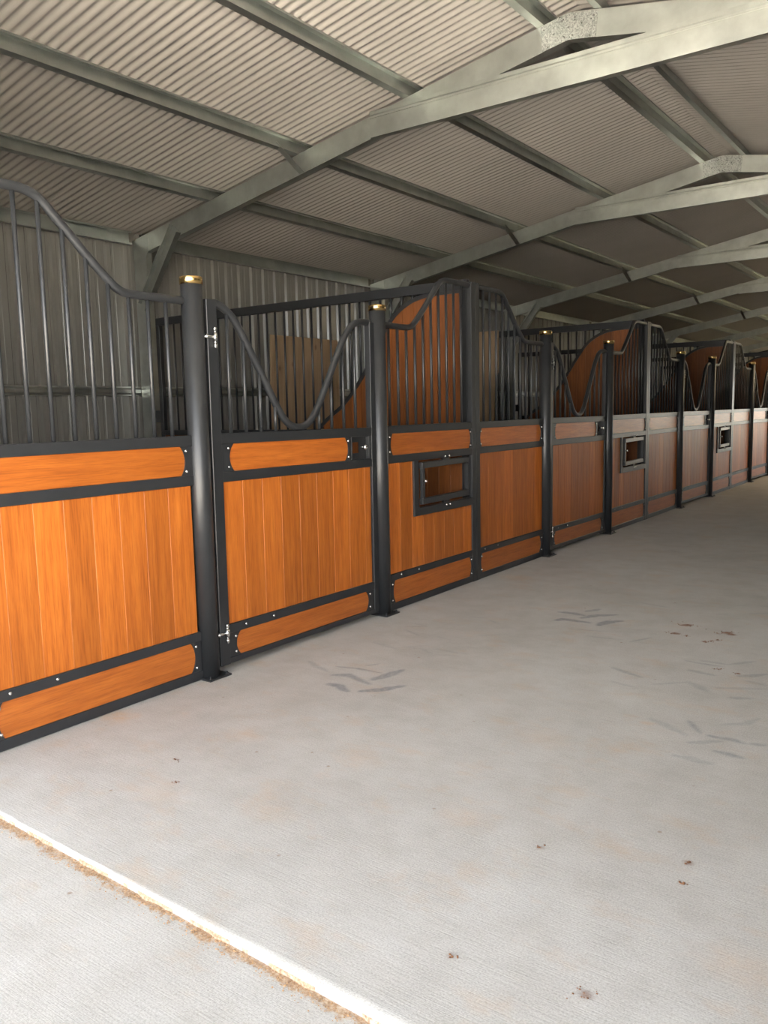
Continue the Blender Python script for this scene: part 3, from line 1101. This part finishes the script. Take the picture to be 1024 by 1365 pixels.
for i in range(46):                      # faint scuffs by the second post and further along the aisle
    if i < 20:
        x, y = rs.uniform(0.25, 0.9), rs.uniform(3.9, 4.9)
    else:
        x, y = rs.uniform(0.5, 2.4), rs.uniform(5.6, 8.6)
    a = rs.uniform(-0.5, 0.9)
    L = rs.uniform(0.08, 0.22)
    G.append(([(x, y), (x + L * math.cos(a), y + L * math.sin(a))], rs.uniform(0.006, 0.016), rs.uniform(0.15, 0.40)))
BR = [(1.892, 5.424, 0.045), (1.88, 5.18, 0.03), (2.156, 5.349, 0.05), (2.301, 4.583, 0.02), (2.399, 4.558, 0.014), (1.959, 5.163, 0.015), (2.093, 5.09, 0.018), (2.12, 5.12, 0.018), (2.15, 5.157, 0.016), (2.733, 2.408, 0.014), (2.711, 2.533, 0.012), (2.663, 1.795, 0.022), (2.324, 1.725, 0.012), (0.878, 2.003, 0.010), (2.282, 2.355, 0.010), (0.703, 2.149, 0.012)]
OR = [(0.06, 2.32, 0.10, 0.9), (0.05, 3.3, 0.07, 0.5), (0.24, 6.24, 0.14, 0.7), (1.35, 2.04, 0.10, 0.35), (1.35, 2.59, 0.10, 0.35), (2.97, 2.11, 0.10, 0.4), (1.97, 2.39, 0.09, 0.4), (2.228, 3.614, 0.03, 0.9), (2.217, 3.248, 0.03, 0.6), (0.9, 1.9, 0.10, 0.35), (0.75, 2.5, 0.09, 0.3), (1.9, 3.2, 0.12, 0.3)]


def axis_vals(lo, f0, f1, hi, fine, coarse):
    a = list(np.arange(lo, f0, coarse)) + list(np.arange(f0, f1, fine)) + list(np.arange(f1, hi, coarse)) + [hi]
    return np.array(a)


def floor_mesh():
    xs = axis_vals(-4.45, -0.05, 3.2, 6.1, 0.011, 0.35)
    ys = np.concatenate([axis_vals(1.46, 1.46, 9.0, 9.0, 0.013, 0.5)[:-1], np.arange(9.0, 36.6, 0.5)])
    nx, ny = len(xs), len(ys)
    X, Y = np.meshgrid(xs, ys, indexing='ij')
    # the near edge follows the slab joint
    Y2 = Y.copy()
    Y2[:, 0] = JOINT + JS * X[:, 0] + 0.004 * np.sin(X[:, 0] * 21) + 0.003 * np.sin(X[:, 0] * 57)
    co = np.stack([X, Y2, np.zeros_like(X)], -1).reshape(-1, 3)
    me = bpy.data.meshes.new('floor')
    I = np.arange(nx * ny).reshape(nx, ny)
    # extra row: the vertical arris of the slab
    quads = np.stack([I[:-1, :-1], I[1:, :-1], I[1:, 1:], I[:-1, 1:]], -1).reshape(-1, 4)
    low = co[I[:, 0]].copy()
    low[:, 2] = -0.05
    J = np.arange(nx) + nx * ny
    lip = np.stack([J[:-1], J[1:], I[1:, 0], I[:-1, 0]], -1)
    co = np.concatenate([co, low])
    quads = np.concatenate([quads, lip])
    me.vertices.add(len(co))
    me.vertices.foreach_set('co', co.astype(np.float32).ravel())
    me.loops.add(quads.size)
    me.loops.foreach_set('vertex_index', quads.astype(np.int32).ravel())
    me.polygons.add(len(quads))
    me.polygons.foreach_set('loop_start', (np.arange(len(quads)) * 4).astype(np.int32))
    me.polygons.foreach_set('loop_total', np.full(len(quads), 4, np.int32))
    me.update(calc_edges=True)
    px, py = co[:, 0], co[:, 1]
    wob = 0.25 * np.sin(px * 61 + 1.3 * np.sin(py * 47)) + 0.25 * np.sin(py * 83 + 1.7 * np.sin(px * 39))
    st = np.zeros((len(co), 4), np.float32)
    st[:, 3] = 1
    for pts, w, a in G:
        n = len(pts) - 1
        for i in range(n):
            (x0, y0), (x1, y1) = pts[i], pts[i + 1]
            L = math.hypot(x1 - x0, y1 - y0)
            m = np.where((px > min(x0, x1) - 0.1) & (px < max(x0, x1) + 0.1) & (py > min(y0, y1) - 0.1) & (py < max(y0, y1) + 0.1))[0]
            if not len(m) or L == 0:
                continue
            qx, qy = px[m] - x0, py[m] - y0
            t = (qx * (x1 - x0) + qy * (y1 - y0)) / (L * L)
            tc = np.clip(t, 0, 1)
            dd = np.hypot(qx - tc * (x1 - x0), qy - tc * (y1 - y0))
            g = (i + tc) / n
            ww = w * (0.55 + 0.75 * np.sin(PI * np.clip(g * 0.9 + 0.08, 0, 1))) * (1 + 0.35 * wob[m]) * 0.72
            s = np.clip((ww - dd) / 0.010 + 0.4, 0, 1) * a
            st[m, 0] = np.maximum(st[m, 0], s)
    for x, y, r in BR:
        m = np.where((abs(px - x) < 3 * r) & (abs(py - y) < 3 * r))[0]
        dd = np.hypot((px[m] - x) * 0.8, py[m] - y)
        st[m, 1] = np.maximum(st[m, 1], np.clip((r * (0.7 + 0.9 * wob[m]) - dd) / 0.012 + 0.3, 0, 1))
    for x, y, r, a in OR:
        m = np.where((abs(px - x) < 3 * r) & (abs(py - y) < 3 * r))[0]
        dd = np.hypot((px[m] - x) * 0.7, py[m] - y)
        st[m, 2] = np.maximum(st[m, 2], np.clip(1.1 - dd / r + 0.5 * wob[m], 0, 1) * a)
    at = me.attributes.new('stain', 'FLOAT_COLOR', 'POINT')
    at.data.foreach_set('color', st.ravel())
    me.materials.append(make_concrete('broomed_concrete', JOINT, True, JS))
    o = bpy.data.objects.new('floor', me)
    COL.objects.link(o)
    return struct(o, 'pale broom-finished concrete aisle slab with grey scuffs')


floor_mesh()
sf = MB()
sf.box(XL - 0.04, -0.09, 1.52, Y_FAR - 0.05, 0.001, 0.010)  # added dark floor, cuts light bounced onto back wall and roof
struct(sf.build('floor_stalls', M['dirt']), 'dark floor added inside the stalls to damp bounced light')
ap = MB()
ap.box(-4.40, 6.05, -4.0, JOINT + 0.05, -0.10, -0.012)
apron = ap.build('floor_outside', make_concrete('broomed_concrete_apron', JOINT, False, JS))
struct(apron, 'concrete apron in front of the slab joint')
gd = MB()
gd.box(-80, 80, -80, 120, -0.6, -0.12)
struct(gd.build('ground', M['field']), 'dry grass ground around the barn')  # unseen ground, made dark to dim its reflection in the fronts
gd = MB()
gd.box(-25, 25, -40, 1.30, -0.30, -0.105)
struct(gd.build('ground_forecourt', M['ground']), 'pale gravel forecourt in front of the barn')  # unseen ground, kept pale to bounce sun into the near end

# loose sand and grit along the joint, and dry crumbs on the slab
sd = MB()
for i in range(1500):
    x = random.uniform(0.3, 3.3)
    y = JOINT + JS * x - abs(random.gauss(0, 0.022)) - 0.004
    r = random.uniform(0.001, 0.0032)
    z = -0.012 + r * 0.6
    a = [Vector((random.uniform(-1, 1), random.uniform(-1, 1), random.uniform(-0.3, 1))).normalized() * r for _ in range(4)]
    sd.add([(x + r, y, z - r * .5), (x - r, y + r * .8, z - r * .5), (x - r * .6, y - r, z - r * .5), (x + a[0].x * .4, y + a[0].y * .4, z + r)],
           [(0, 1, 2), (0, 1, 3), (1, 2, 3), (2, 0, 3)])
tag(sd.build('loose_sand', M['sand']), 'brown sand and grit lying along the white slab joint', 'sand', kind='stuff')
cr = MB()
for x, y, r in BR:
    for i in range(int(r * 420) + 2):
        a, d = random.uniform(0, 2 * PI), abs(random.gauss(0, r))
        q = random.uniform(0.0012, 0.0042)
        cr.ball((x + d * math.cos(a) * 1.2, y + d * math.sin(a), q * 0.45), q, (1.3, 0.9, 0.6), 6)
tag(cr.build('dirt_crumbs', M['crumb']), 'scattered dry brown dirt crumbs on the concrete aisle', 'dirt', kind='stuff')

# ------------------------------------------------------------------ camera
F, YAW, PITCH, ROLL = 1091.4686, 0.62996754, -0.12378824, -0.02146943
f = Vector((-math.sin(YAW) * math.cos(PITCH), math.cos(YAW) * math.cos(PITCH), math.sin(PITCH)))
r = f.cross(Vector((0, 0, 1))).normalized()
u = r.cross(f)
c, s = math.cos(ROLL), math.sin(ROLL)
rr, uu = c * r + s * u, -s * r + c * u
cam = bpy.data.cameras.new('camera')
co = bpy.data.objects.new('camera', cam)
COL.objects.link(co)
mw = Matrix((rr, uu, -f)).transposed().to_4x4()
mw.translation = Vector((3.387996, 0.0, 1.45))
co.matrix_world = mw
cam.sensor_fit = 'HORIZONTAL'
cam.sensor_width = 36.0
cam.lens = 36.0 * F / 1024.0
cam.clip_start = 0.02
cam.clip_end = 400
SC.camera = co

# ------------------------------------------------------------------ light: overcast-bright sky and a sun behind the far end
w = bpy.data.worlds.new('sky')
SC.world = w
w.use_nodes = True
nt = w.node_tree
for n in list(nt.nodes):
    nt.nodes.remove(n)
out = nt.nodes.new('ShaderNodeOutputWorld')
bg = nt.nodes.new('ShaderNodeBackground')
tc = nt.nodes.new('ShaderNodeTexCoord')
sp = nt.nodes.new('ShaderNodeSeparateXYZ')
cr_ = nt.nodes.new('ShaderNodeValToRGB')
nt.links.new(tc.outputs['Generated'], sp.inputs[0])
nt.links.new(sp.outputs[2], cr_.inputs[0])
el = cr_.color_ramp.elements
el[0].position, el[0].color = 0.0, (1.0, 0.985, 0.96, 1)
el[1].position, el[1].color = 0.75, (0.08, 0.09, 0.11, 1)
for pos, c3 in ((0.14, (0.94, 0.94, 0.94)), (0.28, (0.66, 0.67, 0.69)), (0.5, (0.27, 0.29, 0.32))):
    e = el.new(pos)
    e.color = (*c3, 1)
nt.links.new(cr_.outputs[0], bg.inputs[0])
bg.inputs[1].default_value = 2.9
nt.links.new(bg.outputs[0], out.inputs[0])

sun = bpy.data.lights.new('sun', 'SUN')
sun.energy = 33.0
sun.angle = math.radians(0.6)
sun.color = (1.0, 0.93, 0.82)
so = bpy.data.objects.new('sun', sun)
COL.objects.link(so)
d = Vector((-0.12, -0.27, -0.95))            # travels towards -x, -y, down
so.rotation_euler = d.to_track_quat('-Z', 'Y').to_euler()

SC.view_settings.view_transform = 'Standard'
SC.view_settings.look = 'None'
SC.view_settings.gamma = 1.0
SC.view_settings.use_curve_mapping = False
SC.view_settings.exposure = 2.03

SC.cycles.diffuse_bounces = 2
